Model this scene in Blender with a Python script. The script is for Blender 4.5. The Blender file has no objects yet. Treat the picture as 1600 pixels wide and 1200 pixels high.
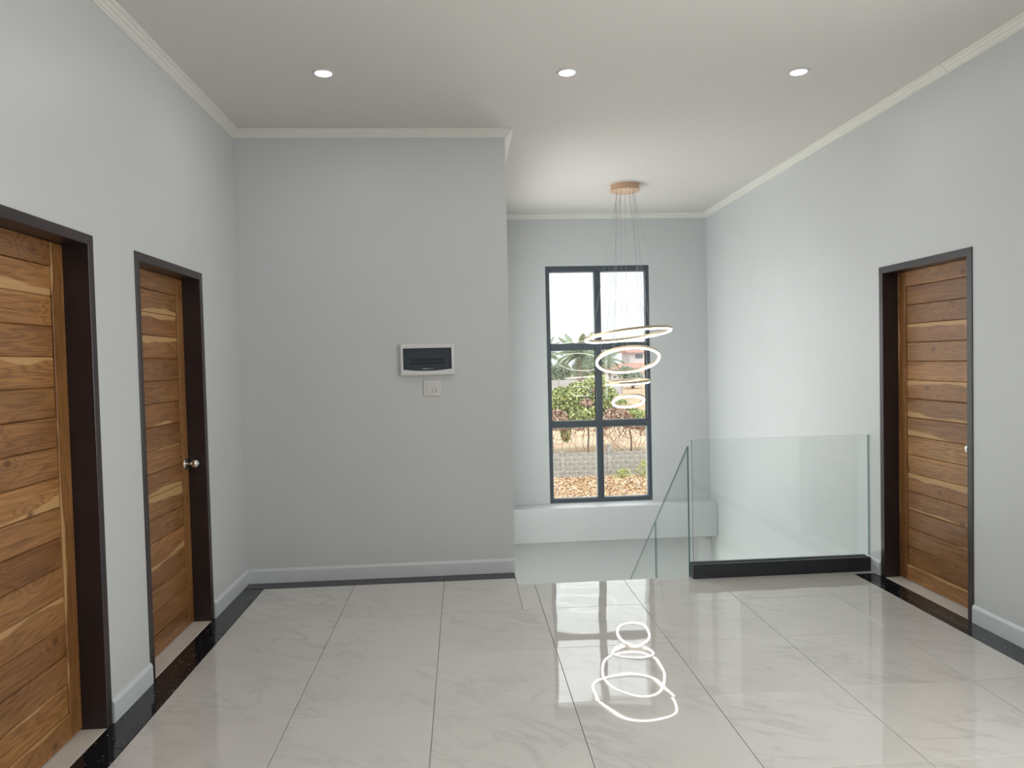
import bpy, bmesh, math, random
from mathutils import Vector, Matrix, Euler

random.seed(7)
PI = math.pi
SC = bpy.context.scene
COL = SC.collection

# ------------------------------------------------------------------ camera
F_PX = 1134.34
cam_d = bpy.data.cameras.new('camera')
cam_d.sensor_fit = 'HORIZONTAL'
cam_d.sensor_width = 36.0
cam_d.lens = F_PX / 1600.0 * 36.0
cam_d.clip_start = 0.05
cam_d.clip_end = 1500
cam = bpy.data.objects.new('camera', cam_d)
COL.objects.link(cam)
_r = Vector((0.99733076, -0.06903435, -0.02378275))
_u = Vector((0.02583266, 0.0289548, 0.99924686))
_f = Vector((0.06829373, 0.997194, -0.03066085))
cam.matrix_world = Matrix(((_r.x, _u.x, -_f.x, 0.0), (_r.y, _u.y, -_f.y, 0.0), (_r.z, _u.z, -_f.z, 1.4771), (0, 0, 0, 1)))
SC.camera = cam

# ------------------------------------------------------------------ world, sun, fill lights, exposure
SKY = 1.2
world = bpy.data.worlds.new('overcast_sky')
SC.world = world
world.use_nodes = True
nt = world.node_tree
nt.nodes.clear()
_out = nt.nodes.new('ShaderNodeOutputWorld')
_bg = nt.nodes.new('ShaderNodeBackground')
_tc = nt.nodes.new('ShaderNodeTexCoord')
_mp = nt.nodes.new('ShaderNodeMapping')
_mp.inputs['Scale'].default_value = (1.4, 1.4, 9.0)
_nz = nt.nodes.new('ShaderNodeTexNoise')
_nz.inputs['Scale'].default_value = 3.0
_nz.inputs['Detail'].default_value = 4.0
_rp = nt.nodes.new('ShaderNodeValToRGB')
_rp.color_ramp.elements[0].position = 0.35
_rp.color_ramp.elements[0].color = (0.90, 0.93, 0.96, 1)
_rp.color_ramp.elements[1].position = 0.62
_rp.color_ramp.elements[1].color = (1.08, 1.10, 1.12, 1)
nt.links.new(_tc.outputs['Generated'], _mp.inputs['Vector'])
nt.links.new(_mp.outputs['Vector'], _nz.inputs['Vector'])
nt.links.new(_nz.outputs['Fac'], _rp.inputs['Fac'])
nt.links.new(_rp.outputs['Color'], _bg.inputs['Color'])
_bg.inputs['Strength'].default_value = SKY
nt.links.new(_bg.outputs['Background'], _out.inputs['Surface'])

sun_d = bpy.data.lights.new('hazy_sun', 'SUN')
sun_d.energy = 2.2
sun_d.angle = math.radians(25)
sun_d.color = (1.0, 0.95, 0.86)
sun = bpy.data.objects.new('hazy_sun', sun_d)
sun.rotation_euler = (math.radians(38), 0, math.radians(-3))
COL.objects.link(sun)

def fill_light(name, loc, rot, sx, sy, power, color=(0.93, 0.97, 1.0)):
    d = bpy.data.lights.new(name, 'AREA')
    d.shape = 'RECTANGLE'
    d.size, d.size_y = sx, sy
    d.energy = power
    d.color = color
    o = bpy.data.objects.new(name, d)
    o.location = loc
    o.rotation_euler = rot
    COL.objects.link(o)
    return o

# added fill lights: behind four invented windows and the real tall stair window
fill_light('added_fill_light', (-1.78, 0.5, 1.6), (0, -PI / 2, 0), 1.9, 2.1, 24, (1.0, 0.98, 0.955))
fill_light('added_fill_light', (3.02, 1.3, 1.6), (0, PI / 2, 0), 1.9, 2.1, 66, (1.0, 0.98, 0.955))
fill_light('added_fill_light', (1.513, 8.16, 1.2), (-PI / 2, 0, 0), 1.05, 2.5, 14, (0.95, 0.98, 1.0))  # added behind the real window, strengthens its reflection on the floor
fill_light('added_fill_light', (0.096, 6.5, 1.25), (0, -PI / 2, 0), 2.6, 1.7, 52, (0.94, 0.98, 1.0))
fill_light('added_fill_light', (1.5, 8.16, -1.33), (-PI / 2, 0, 0), 1.9, 0.5, 42, (1.0, 0.985, 0.95))

vs = SC.view_settings
vs.view_transform = 'Standard'
vs.look = 'None'
vs.exposure = 0.0
vs.gamma = 1.0
vs.use_curve_mapping = False

LAMP_W = 2.2

# ------------------------------------------------------------------ dimensions (metres; camera stands over the origin)
XL, XR, YB, YF, XB = -1.504, 2.746, 5.048, 7.939, 0.336
H = 3.075
YR = -3.2          # wall behind the camera
YE = 4.755         # edge of the landing at the stairs
ZG = -3.3          # ground floor
GO = -3.5          # garden level

# ------------------------------------------------------------------ material helpers
MATS = {}
def newmat(name):
    m = bpy.data.materials.new(name)
    m.use_nodes = True
    MATS[name] = m
    n = m.node_tree.nodes
    return m, n, m.node_tree.links, n['Principled BSDF']

def simple(name, col, rough=0.5, metal=0.0, spec=0.5, noise=0.0, nscale=20, bump=0.0, bscale=60, bdist=0.001):
    m, n, l, b = newmat(name)
    b.inputs['Base Color'].default_value = (*col, 1)
    b.inputs['Roughness'].default_value = rough
    b.inputs['Metallic'].default_value = metal
    b.inputs['Specular IOR Level'].default_value = spec
    tc = n.new('ShaderNodeTexCoord')
    if noise > 0:
        nz = n.new('ShaderNodeTexNoise')
        nz.inputs['Scale'].default_value = nscale
        nz.inputs['Detail'].default_value = 4
        l.new(tc.outputs['Object'], nz.inputs['Vector'])
        r = n.new('ShaderNodeValToRGB')
        r.color_ramp.elements[0].position = 0.3
        r.color_ramp.elements[1].position = 0.7
        r.color_ramp.elements[0].color = (*[c * (1 - noise) for c in col], 1)
        r.color_ramp.elements[1].color = (*[min(1, c * (1 + noise)) for c in col], 1)
        l.new(nz.outputs['Fac'], r.inputs['Fac'])
        l.new(r.outputs['Color'], b.inputs['Base Color'])
    if bump > 0:
        nb = n.new('ShaderNodeTexNoise')
        nb.inputs['Scale'].default_value = bscale
        nb.inputs['Detail'].default_value = 3
        l.new(tc.outputs['Object'], nb.inputs['Vector'])
        bp = n.new('ShaderNodeBump')
        bp.inputs['Strength'].default_value = bump
        bp.inputs['Distance'].default_value = bdist
        l.new(nb.outputs['Fac'], bp.inputs['Height'])
        l.new(bp.outputs['Normal'], b.inputs['Normal'])
    return m

def math_node(n, l, op, a, b=None, clamp=False):
    x = n.new('ShaderNodeMath')
    x.operation = op
    x.use_clamp = clamp
    for i, v in enumerate((a, b)):
        if v is None:
            continue
        if isinstance(v, (int, float)):
            x.inputs[i].default_value = v
        else:
            l.new(v, x.inputs[i])
    return x.outputs[0]

def ramp(n, l, fac, stops):
    r = n.new('ShaderNodeValToRGB')
    e = r.color_ramp.elements
    while len(e) < len(stops):
        e.new(0.5)
    for el, (p, c) in zip(e, stops):
        el.position = p
        el.color = (*c, 1)
    l.new(fac, r.inputs['Fac'])
    return r.outputs['Color']

def mixcol(n, l, fac, a, b, mode='MIX'):
    x = n.new('ShaderNodeMix')
    x.data_type = 'RGBA'
    x.blend_type = mode
    for sock, v in ((x.inputs['Factor'], fac), (x.inputs[6], a), (x.inputs[7], b)):
        if isinstance(v, (int, float)):
            sock.default_value = v
        elif isinstance(v, tuple):
            sock.default_value = (*v, 1)
        else:
            l.new(v, sock)
    return x.outputs[2]

# painted plaster
simple('wall_paint', (0.625, 0.637, 0.636), 0.42, spec=0.35, noise=0.015, nscale=1.6, bump=0.35, bscale=55, bdist=0.0012)
simple('ceiling_paint', (0.74, 0.705, 0.67), 0.6, spec=0.3, noise=0.01, nscale=1.2, bump=0.15, bscale=30, bdist=0.001)
simple('crown_paint', (0.80, 0.785, 0.73), 0.45, spec=0.4, noise=0.02, nscale=8)
simple('baseboard_paint', (0.66, 0.685, 0.70), 0.3, noise=0.02, nscale=10)
simple('grout', (0.30, 0.29, 0.28), 0.9)
simple('concrete', (0.45, 0.44, 0.42), 0.9, noise=0.1)
simple('dark_paint', (0.030, 0.019, 0.020), 0.33, noise=0.15, nscale=6, bump=0.15, bscale=40, bdist=0.0006)
simple('stone_sill', (0.72, 0.66, 0.59), 0.35, noise=0.05, nscale=14)
simple('dark_aluminium', (0.085, 0.102, 0.118), 0.35, metal=0.3)
simple('charcoal_metal', (0.030, 0.034, 0.040), 0.42, metal=0.2)
simple('rubber', (0.012, 0.012, 0.013), 0.6)
simple('white_plastic', (0.74, 0.74, 0.72), 0.35, noise=0.01)
simple('cream_plastic', (0.70, 0.68, 0.65), 0.4, noise=0.01)
simple('grey_plastic', (0.27, 0.29, 0.325), 0.5)
simple('black_plastic', (0.10, 0.105, 0.12), 0.5)
simple('print_white', (0.85, 0.86, 0.88), 0.5)
simple('print_grey', (0.42, 0.43, 0.43), 0.5)
simple('chrome', (0.72, 0.70, 0.67), 0.16, metal=1.0)
simple('rose_gold', (0.66, 0.43, 0.29), 0.38, metal=0.35)
simple('brushed_gold', (0.50, 0.40, 0.26), 0.4, metal=0.6)
simple('wire', (0.45, 0.46, 0.47), 0.4, metal=0.6)
simple('stair_tile', (0.70, 0.69, 0.67), 0.15, noise=0.04, nscale=5)

def emission(name, col, strength):
    m = bpy.data.materials.new(name)
    m.use_nodes = True
    n = m.node_tree.nodes
    n.clear()
    o = n.new('ShaderNodeOutputMaterial')
    e = n.new('ShaderNodeEmission')
    e.inputs['Color'].default_value = (*col, 1)
    e.inputs['Strength'].default_value = strength
    m.node_tree.links.new(e.outputs[0], o.inputs['Surface'])
    MATS[name] = m
emission('led_diffuser', (1.0, 0.985, 0.96), 8.0)
emission('downlight_lens', (0.90, 0.94, 1.0), 20.0)

def glass(name, tint, ior=1.5, gloss=(1, 1, 1), rough=0.0):
    m = bpy.data.materials.new(name)
    m.use_nodes = True
    n = m.node_tree.nodes
    l = m.node_tree.links
    n.clear()
    o = n.new('ShaderNodeOutputMaterial')
    t = n.new('ShaderNodeBsdfTransparent')
    t.inputs['Color'].default_value = (*tint, 1)
    g = n.new('ShaderNodeBsdfGlossy')
    g.inputs['Color'].default_value = (*gloss, 1)
    g.inputs['Roughness'].default_value = rough
    f = n.new('ShaderNodeFresnel')
    # the panes are thin slabs: use the same index on both faces
    ge = n.new('ShaderNodeNewGeometry')
    mi = n.new('ShaderNodeMix')
    mi.data_type = 'FLOAT'
    mi.inputs[2].default_value = ior
    mi.inputs[3].default_value = 1.0 / ior
    l.new(ge.outputs['Backfacing'], mi.inputs[0])
    l.new(mi.outputs[0], f.inputs['IOR'])
    x = n.new('ShaderNodeMixShader')
    l.new(f.outputs[0], x.inputs[0])
    l.new(t.outputs[0], x.inputs[1])
    l.new(g.outputs[0], x.inputs[2])
    l.new(x.outputs[0], o.inputs['Surface'])
    MATS[name] = m
glass('window_glass', (0.97, 0.985, 0.98))
glass('balustrade_glass', (0.955, 0.975, 0.967), ior=1.5)
glass('smoked_cover', (0.62, 0.65, 0.69), ior=1.5, rough=0.05)
simple('glass_edge', (0.09, 0.20, 0.18), 0.1)

def tile_material():
    m, n, l, b = newmat('marble_tile')
    geo = n.new('ShaderNodeNewGeometry')
    oi = n.new('ShaderNodeObjectInfo')
    rot = n.new('ShaderNodeMapping')
    rot.inputs['Rotation'].default_value = (0, 0, 0.6)
    l.new(geo.outputs['Position'], rot.inputs['Vector'])
    sq = n.new('ShaderNodeMapping')
    sq.inputs['Scale'].default_value = (1.0, 2.6, 1.0)
    l.new(rot.outputs['Vector'], sq.inputs['Vector'])
    w = math_node(n, l, 'MULTIPLY', oi.outputs['Random'], 37.0)
    def noise(scale, detail, dist, vec, wadd=0.0):
        z = n.new('ShaderNodeTexNoise')
        z.noise_dimensions = '4D'
        z.inputs['Scale'].default_value = scale
        z.inputs['Detail'].default_value = detail
        z.inputs['Distortion'].default_value = dist
        l.new(vec, z.inputs['Vector'])
        l.new(math_node(n, l, 'ADD', w, wadd), z.inputs['W'])
        return z.outputs['Fac']
    v1 = noise(2.6, 5, 0.9, sq.outputs['Vector'])
    a1 = math_node(n, l, 'ABSOLUTE', math_node(n, l, 'SUBTRACT', v1, 0.5))
    vein = ramp(n, l, a1, [(0.0, (1, 1, 1)), (0.012, (0.55, 0.55, 0.55)), (0.05, (0, 0, 0))])
    v2 = noise(2.0, 3, 0.3, rot.outputs['Vector'], 5.0)
    mask = ramp(n, l, v2, [(0.42, (0, 0, 0)), (0.62, (1, 1, 1))])
    cl = noise(1.7, 3, 0.2, rot.outputs['Vector'], 11.0)
    base = ramp(n, l, cl, [(0.3, (0.64, 0.612, 0.572)), (0.7, (0.705, 0.677, 0.638))])
    vm = math_node(n, l, 'MULTIPLY', vein, mask)
    vm = math_node(n, l, 'MULTIPLY', vm, 0.42)
    col = mixcol(n, l, vm, base, (0.40, 0.385, 0.37))
    l.new(col, b.inputs['Base Color'])
    b.inputs['Roughness'].default_value = 0.025
    b.inputs['IOR'].default_value = 1.6
    wob = noise(2.3, 1.0, 0.0, geo.outputs['Position'], 20.0)
    bp = n.new('ShaderNodeBump')
    bp.inputs['Strength'].default_value = 1.0
    bp.inputs['Distance'].default_value = 0.003
    l.new(wob, bp.inputs['Height'])
    l.new(bp.outputs['Normal'], b.inputs['Normal'])
tile_material()

def granite_material():
    m, n, l, b = newmat('black_granite')
    tc = n.new('ShaderNodeTexCoord')
    v = n.new('ShaderNodeTexVoronoi')
    v.inputs['Scale'].default_value = 48
    l.new(tc.outputs['Object'], v.inputs['Vector'])
    nz = n.new('ShaderNodeTexNoise')
    nz.inputs['Scale'].default_value = 30
    l.new(tc.outputs['Object'], nz.inputs['Vector'])
    s = math_node(n, l, 'LESS_THAN', v.outputs['Distance'], 0.17)
    k = math_node(n, l, 'GREATER_THAN', nz.outputs['Fac'], 0.49)
    f = math_node(n, l, 'MULTIPLY', s, k)
    col = mixcol(n, l, f, (0.012, 0.013, 0.016), (0.24, 0.25, 0.26))
    l.new(col, b.inputs['Base Color'])
    b.inputs['Roughness'].default_value = 0.06
granite_material()

def wood_material():
    m, n, l, b = newmat('teak_wood')
    tc = n.new('ShaderNodeTexCoord')
    oi = n.new('ShaderNodeObjectInfo')
    rnd = oi.outputs['Random']
    off = n.new('ShaderNodeCombineXYZ')
    l.new(math_node(n, l, 'MULTIPLY', rnd, 91.0), off.inputs[0])
    l.new(math_node(n, l, 'MULTIPLY', rnd, 53.0), off.inputs[1])
    l.new(math_node(n, l, 'MULTIPLY', rnd, 17.0), off.inputs[2])
    add = n.new('ShaderNodeVectorMath')
    add.operation = 'ADD'
    l.new(tc.outputs['Object'], add.inputs[0])
    l.new(off.outputs[0], add.inputs[1])
    P = add.outputs[0]
    def noise(scale, vec, detail=3, dist=0.0):
        z = n.new('ShaderNodeTexNoise')
        z.inputs['Scale'].default_value = scale
        z.inputs['Detail'].default_value = detail
        z.inputs['Distortion'].default_value = dist
        l.new(vec, z.inputs['Vector'])
        return z.outputs['Fac']
    def mapped(s):
        q = n.new('ShaderNodeMapping')
        q.inputs['Scale'].default_value = s
        l.new(P, q.inputs['Vector'])
        return q.outputs['Vector']
    # knots: warp of the growth rings
    vo = n.new('ShaderNodeTexVoronoi')
    vo.inputs['Scale'].default_value = 1.0
    vo.voronoi_dimensions = '2D'
    sp = n.new('ShaderNodeSeparateXYZ')
    l.new(mapped((1.7, 1.0, 2.9)), sp.inputs[0])
    cb = n.new('ShaderNodeCombineXYZ')
    l.new(sp.outputs['X'], cb.inputs[0])
    l.new(sp.outputs['Z'], cb.inputs[1])
    l.new(cb.outputs[0], vo.inputs['Vector'])
    kd = vo.outputs['Distance']
    warp = ramp(n, l, kd, [(0.0, (1, 1, 1)), (0.22, (0, 0, 0))])
    knot = ramp(n, l, kd, [(0.012, (1, 1, 1)), (0.055, (0, 0, 0))])
    # growth rings as contour lines of a long stretched noise
    g = noise(1.0, mapped((0.85, 4.0, 10.0)), 3.0, 0.25)
    gsum = math_node(n, l, 'ADD', g, math_node(n, l, 'MULTIPLY', warp, 0.22))
    rings = math_node(n, l, 'FRACT', math_node(n, l, 'MULTIPLY', gsum, 15.0))
    ringc = ramp(n, l, rings, [(0.0, (0.50, 0.45, 0.41)), (0.35, (0.95, 0.95, 0.95)), (0.7, (1.05, 1.05, 1.05)), (1.0, (0.50, 0.45, 0.41))])
    fine = noise(1.0, mapped((3.0, 60.0, 150.0)), 4)
    finec = ramp(n, l, fine, [(0.3, (0.66, 0.64, 0.62)), (0.7, (1.2, 1.2, 1.2))])
    tone = noise(1.0, mapped((0.9, 3.0, 5.0)), 2)
    c1 = ramp(n, l, tone, [(0.25, (0.25, 0.104, 0.034)), (0.5, (0.34, 0.156, 0.051)), (0.75, (0.42, 0.208, 0.073))])
    # per board tone
    rt = math_node(n, l, 'FRACT', math_node(n, l, 'MULTIPLY', rnd, 7.31))
    pb = ramp(n, l, rt, [(0.0, (0.80, 0.76, 0.72)), (0.5, (1.0, 1.0, 1.0)), (1.0, (1.18, 1.16, 1.10))])
    c2 = mixcol(n, l, 1.0, c1, pb, 'MULTIPLY')
    c3 = mixcol(n, l, 0.62, c2, ringc, 'MULTIPLY')
    c4 = mixcol(n, l, 0.8, c3, finec, 'MULTIPLY')
    # pale sapwood along one edge of some boards
    sep = n.new('ShaderNodeSeparateXYZ')
    l.new(tc.outputs['Object'], sep.inputs[0])
    sgn = math_node(n, l, 'MULTIPLY', sep.outputs['Z'], 9.0)
    edge = noise(1.0, mapped((2.2, 1.0, 1.0)), 2)
    rs = math_node(n, l, 'FRACT', math_node(n, l, 'MULTIPLY', rnd, 3.77))
    e = math_node(n, l, 'ADD', sgn, math_node(n, l, 'MULTIPLY', math_node(n, l, 'SUBTRACT', edge, 0.5), 1.1))
    e = math_node(n, l, 'ADD', e, math_node(n, l, 'MULTIPLY', math_node(n, l, 'SUBTRACT', rs, 0.5), 0.55))
    sap = ramp(n, l, e, [(0.47, (0, 0, 0)), (0.53, (1, 1, 1))])
    sap = math_node(n, l, 'MULTIPLY', sap, 0.75)
    c5 = mixcol(n, l, sap, c4, (0.60, 0.36, 0.155))
    c6 = mixcol(n, l, math_node(n, l, 'MULTIPLY', knot, 0.8), c5, (0.10, 0.038, 0.016))
    l.new(c6, b.inputs['Base Color'])
    b.inputs['Roughness'].default_value = 0.34
    b.inputs['Specular IOR Level'].default_value = 0.4
    bp = n.new('ShaderNodeBump')
    bp.inputs['Strength'].default_value = 0.25
    bp.inputs['Distance'].default_value = 0.0008
    l.new(fine, bp.inputs['Height'])
    l.new(bp.outputs['Normal'], b.inputs['Normal'])
wood_material()

def multi(name, stops, scale, rough=0.9, detail=5, attr=False):
    m, n, l, b = newmat(name)
    if attr:
        a = n.new('ShaderNodeAttribute')
        a.attribute_name = 'tone'
        fac = a.outputs['Fac']
    else:
        tc = n.new('ShaderNodeTexCoord')
        z = n.new('ShaderNodeTexNoise')
        z.inputs['Scale'].default_value = scale
        z.inputs['Detail'].default_value = detail
        l.new(tc.outputs['Object'], z.inputs['Vector'])
        fac = z.outputs['Fac']
    l.new(ramp(n, l, fac, stops), b.inputs['Base Color'])
    b.inputs['Roughness'].default_value = rough
    b.inputs['Specular IOR Level'].default_value = 0.2
    return m
multi('soil', [(0.3, (0.60, 0.42, 0.27)), (0.5, (0.72, 0.54, 0.38)), (0.7, (0.78, 0.64, 0.46))], 0.5)
multi('block', [(0.3, (0.24, 0.24, 0.23)), (0.5, (0.42, 0.41, 0.39)), (0.7, (0.62, 0.60, 0.57))], 7.0)
multi('mortar', [(0.3, (0.34, 0.33, 0.31)), (0.7, (0.55, 0.53, 0.50))], 9.0)
multi('leaf_litter', [(0.0, (0.30, 0.17, 0.09)), (0.35, (0.66, 0.43, 0.24)), (0.7, (0.85, 0.65, 0.44)), (1.0, (0.90, 0.80, 0.66))], 1, attr=True)
multi('green_leaf', [(0.0, (0.14, 0.20, 0.09)), (0.35, (0.40, 0.48, 0.18)), (0.7, (0.66, 0.70, 0.30)), (1.0, (0.82, 0.82, 0.50))], 1, 0.6, attr=True)
multi('dry_leaf', [(0.0, (0.30, 0.17, 0.13)), (0.5, (0.64, 0.43, 0.35)), (1.0, (0.82, 0.66, 0.55))], 1, 0.7, attr=True)
multi('orange_leaf', [(0.0, (0.50, 0.18, 0.09)), (1.0, (0.85, 0.50, 0.34))], 1, 0.7, attr=True)
multi('palm_leaf', [(0.3, (0.20, 0.26, 0.17)), (0.7, (0.42, 0.49, 0.35))], 1.5, 0.6)
multi('bark', [(0.3, (0.24, 0.19, 0.16)), (0.7, (0.48, 0.41, 0.36))], 6.0)
multi('vine_bark', [(0.3, (0.20, 0.11, 0.08)), (0.7, (0.36, 0.22, 0.17))], 4.0)
multi('far_leaf', [(0.3, (0.26, 0.33, 0.26)), (0.7, (0.46, 0.53, 0.44))], 0.9)
simple('house_white', (0.72, 0.70, 0.76), 0.8, noise=0.05, nscale=0.6)
simple('roof_red', (0.62, 0.36, 0.30), 0.8, noise=0.12, nscale=1.5)
simple('roof_grey', (0.55, 0.55, 0.58), 0.8, noise=0.1, nscale=1.5)
simple('house_glass', (0.16, 0.18, 0.22), 0.2)

# ------------------------------------------------------------------ mesh helpers
def bm_box(bm, x0, x1, y0, y1, z0, z1):
    v = [bm.verts.new(p) for p in ((x0, y0, z0), (x1, y0, z0), (x1, y1, z0), (x0, y1, z0), (x0, y0, z1), (x1, y0, z1), (x1, y1, z1), (x0, y1, z1))]
    fs = []
    for q in ((0, 3, 2, 1), (4, 5, 6, 7), (0, 1, 5, 4), (1, 2, 6, 5), (2, 3, 7, 6), (3, 0, 4, 7)):
        fs.append(bm.faces.new([v[i] for i in q]))
    return fs

def box_mesh(name, x0, x1, y0, y1, z0, z1, bevel=0.0, seg=1):
    bm = bmesh.new()
    bm_box(bm, x0, x1, y0, y1, z0, z1)
    if bevel > 0:
        bmesh.ops.bevel(bm, geom=bm.edges[:], offset=bevel, segments=seg, affect='EDGES', profile=0.5)
    return to_mesh(bm, name)

def to_mesh(bm, name, smooth=False):
    bmesh.ops.recalc_face_normals(bm, faces=bm.faces[:])
    me = bpy.data.meshes.new(name)
    if smooth:
        for f in bm.faces:
            f.smooth = True
    bm.to_mesh(me)
    bm.free()
    return me

def add(name, me, mat, parent=None, loc=(0, 0, 0), rot=(0, 0, 0)):
    o = bpy.data.objects.new(name, me)
    COL.objects.link(o)
    if mat is not None and len(me.materials) == 0:
        me.materials.append(MATS[mat])
    o.location = loc
    o.rotation_euler = rot
    o.parent = parent
    return o

def empty(name, loc=(0, 0, 0), rz=0.0):
    o = bpy.data.objects.new(name, None)
    o.empty_display_size = 0.1
    COL.objects.link(o)
    o.location = loc
    o.rotation_euler = (0, 0, rz)
    return o

def tag(o, label, cat, group=None, kind=None):
    o['label'] = label
    o['category'] = cat
    if group:
        o['group'] = group
    if kind:
        o['kind'] = kind
    return o

def struct(o, label, cat):
    return tag(o, label, cat, kind='structure')

def lathe(name, prof, seg=32, smooth=True):
    bm = bmesh.new()
    rows = []
    for r, z in prof:
        if r < 1e-6:
            rows.append([bm.verts.new((0, 0, z))])
        else:
            rows.append([bm.verts.new((r * math.cos(2 * PI * k / seg), r * math.sin(2 * PI * k / seg), z)) for k in range(seg)])
    for a, b in zip(rows, rows[1:]):
        for k in range(seg):
            k2 = (k + 1) % seg
            if len(a) == 1 and len(b) == 1:
                continue
            if len(a) == 1:
                bm.faces.new((a[0], b[k], b[k2]))
            elif len(b) == 1:
                bm.faces.new((a[k], a[k2], b[0]))
            else:
                bm.faces.new((a[k], a[k2], b[k2], b[k]))
    return to_mesh(bm, name, smooth)

def bm_tube(bm, pts, radii, seg=6):
    pts = [Vector(p) for p in pts]
    rows = []
    for i, p in enumerate(pts):
        t = (pts[min(i + 1, len(pts) - 1)] - pts[max(i - 1, 0)]).normalized()
        a = t.orthogonal().normalized()
        if i and rows:
            a = (prev_a - t * prev_a.dot(t)).normalized()
        b = t.cross(a)
        prev_a = a
        r = radii[i] if isinstance(radii, (list, tuple)) else radii
        rows.append([bm.verts.new(p + a * (r * math.cos(2 * PI * k / seg)) + b * (r * math.sin(2 * PI * k / seg))) for k in range(seg)])
    for a, b in zip(rows, rows[1:]):
        for k in range(seg):
            bm.faces.new((a[k], a[(k + 1) % seg], b[(k + 1) % seg], b[k]))
    bm.faces.new(rows[0][::-1])
    bm.faces.new(rows[-1])

def tube(name, pts, radii, seg=6, smooth=True):
    bm = bmesh.new()
    bm_tube(bm, pts, radii, seg)
    return to_mesh(bm, name, smooth)

def slab_with_holes(name, axis, p0, p1, u0, u1, z0, z1, holes):
    """wall slab between planes p0 and p1 across `axis`; u is the other ground axis; holes are (u0, u1, z0, z1)"""
    us = sorted({u0, u1, *[h[0] for h in holes], *[h[1] for h in holes]})
    zs = sorted({z0, z1, *[h[2] for h in holes], *[h[3] for h in holes]})
    us = [u for u in us if u0 - 1e-9 <= u <= u1 + 1e-9]
    zs = [z for z in zs if z0 - 1e-9 <= z <= z1 + 1e-9]
    def solid(i, j):
        if i < 0 or j < 0 or i >= len(us) - 1 or j >= len(zs) - 1:
            return False
        cu, cz = (us[i] + us[i + 1]) / 2, (zs[j] + zs[j + 1]) / 2
        return not any(h[0] < cu < h[1] and h[2] < cz < h[3] for h in holes)
    bm = bmesh.new()
    cache = {}
    def V(p, u, z):
        k = (round(p, 5), round(u, 5), round(z, 5))
        if k not in cache:
            cache[k] = bm.verts.new((p, u, z) if axis == 'X' else (u, p, z))
        return cache[k]
    for i in range(len(us) - 1):
        for j in range(len(zs) - 1):
            if not solid(i, j):
                continue
            a, b, c, d = us[i], us[i + 1], zs[j], zs[j + 1]
            for p in (p0, p1):
                bm.faces.new((V(p, a, c), V(p, b, c), V(p, b, d), V(p, a, d)))
            if not solid(i - 1, j):
                bm.faces.new((V(p0, a, c), V(p1, a, c), V(p1, a, d), V(p0, a, d)))
            if not solid(i + 1, j):
                bm.faces.new((V(p0, b, c), V(p1, b, c), V(p1, b, d), V(p0, b, d)))
            if not solid(i, j - 1):
                bm.faces.new((V(p0, a, c), V(p1, a, c), V(p1, b, c), V(p0, b, c)))
            if not solid(i, j + 1):
                bm.faces.new((V(p0, a, d), V(p1, a, d), V(p1, b, d), V(p0, b, d)))
    return to_mesh(bm, name)

# ------------------------------------------------------------------ room shell
DOOR_W, DOOR_H = 0.87, 2.035
D1 = (2.241, 3.111)
D2 = (3.497, 4.367)
D3 = (3.73, 4.60)
WIN = (0.937, 2.089, -0.103, 2.511)
ADDED_LEFTWIN = (-0.6, 1.6, 0.6, 2.6)  # this and the next three openings are added for the fill lights
ADDED_RIGHTWIN = (0.2, 2.4, 0.6, 2.6)
ADDED_LOWWIN = (0.55, 2.45, -1.62, -1.05)
ADDED_STAIRWIN = (5.6, 7.4, -0.1, 2.6)

wl = add('wall_left', slab_with_holes('wall_left', 'X', XL - 0.2, XL, YR, YB + 0.2, -0.15, H + 0.05,
         [(*D1, -0.01, DOOR_H), (*D2, -0.01, DOOR_H), ADDED_LEFTWIN]), 'wall_paint')
struct(wl, 'pale grey painted wall with the two wooden doors on the left', 'wall')
wb = add('wall_back', slab_with_holes('wall_back', 'Y', YB, YB + 0.2, XL, XB, -0.15, H + 0.05, []), 'wall_paint')
struct(wb, 'grey painted wall carrying the breaker panel and the switch plate', 'wall')
ws = add('wall_stairwell', slab_with_holes('wall_stairwell', 'X', XB - 0.2, XB, YB + 0.2, YF, ZG, H + 0.05, [ADDED_STAIRWIN]), 'wall_paint')
struct(ws, 'painted side wall of the stairwell behind the panel wall', 'wall')
wf = add('wall_far', slab_with_holes('wall_far', 'Y', YF, YF + 0.18, XB - 0.2, XR + 0.2, ZG, H + 0.05, [WIN, ADDED_LOWWIN]), 'wall_paint')
struct(wf, 'pale blue grey end wall over the stairs around the tall window', 'wall')
add('ledge', box_mesh('ledge', XB + 0.001, XR - 0.001, YF - 0.235, YF, -0.475, -0.108, 0.006), 'wall_paint', wf)
wr = add('wall_right', slab_with_holes('wall_right', 'X', XR, XR + 0.2, YR, YF, ZG, H + 0.05, [(*D3, -0.01, DOOR_H), ADDED_RIGHTWIN]), 'wall_paint')
struct(wr, 'long pale grey wall on the right with one wooden door', 'wall')
wq = add('wall_rear', slab_with_holes('wall_rear', 'Y', YR - 0.2, YR, XL - 0.2, XR + 0.2, ZG, H + 0.05, []), 'wall_paint')
struct(wq, 'painted wall closing the hall behind the viewer', 'wall')
w2 = add('wall_lower_left', slab_with_holes('wall_lower_left', 'X', XL - 0.2, XL, YR, YF, ZG, -0.151, []), 'wall_paint')
struct(w2, 'painted left wall of the room downstairs', 'wall')
w3 = add('wall_lower_far', slab_with_holes('wall_lower_far', 'Y', YF, YF + 0.18, XL - 0.2, XB - 0.201, ZG, -0.151, []), 'wall_paint')
struct(w3, 'painted end wall of the room downstairs beside the stairwell', 'wall')

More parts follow.
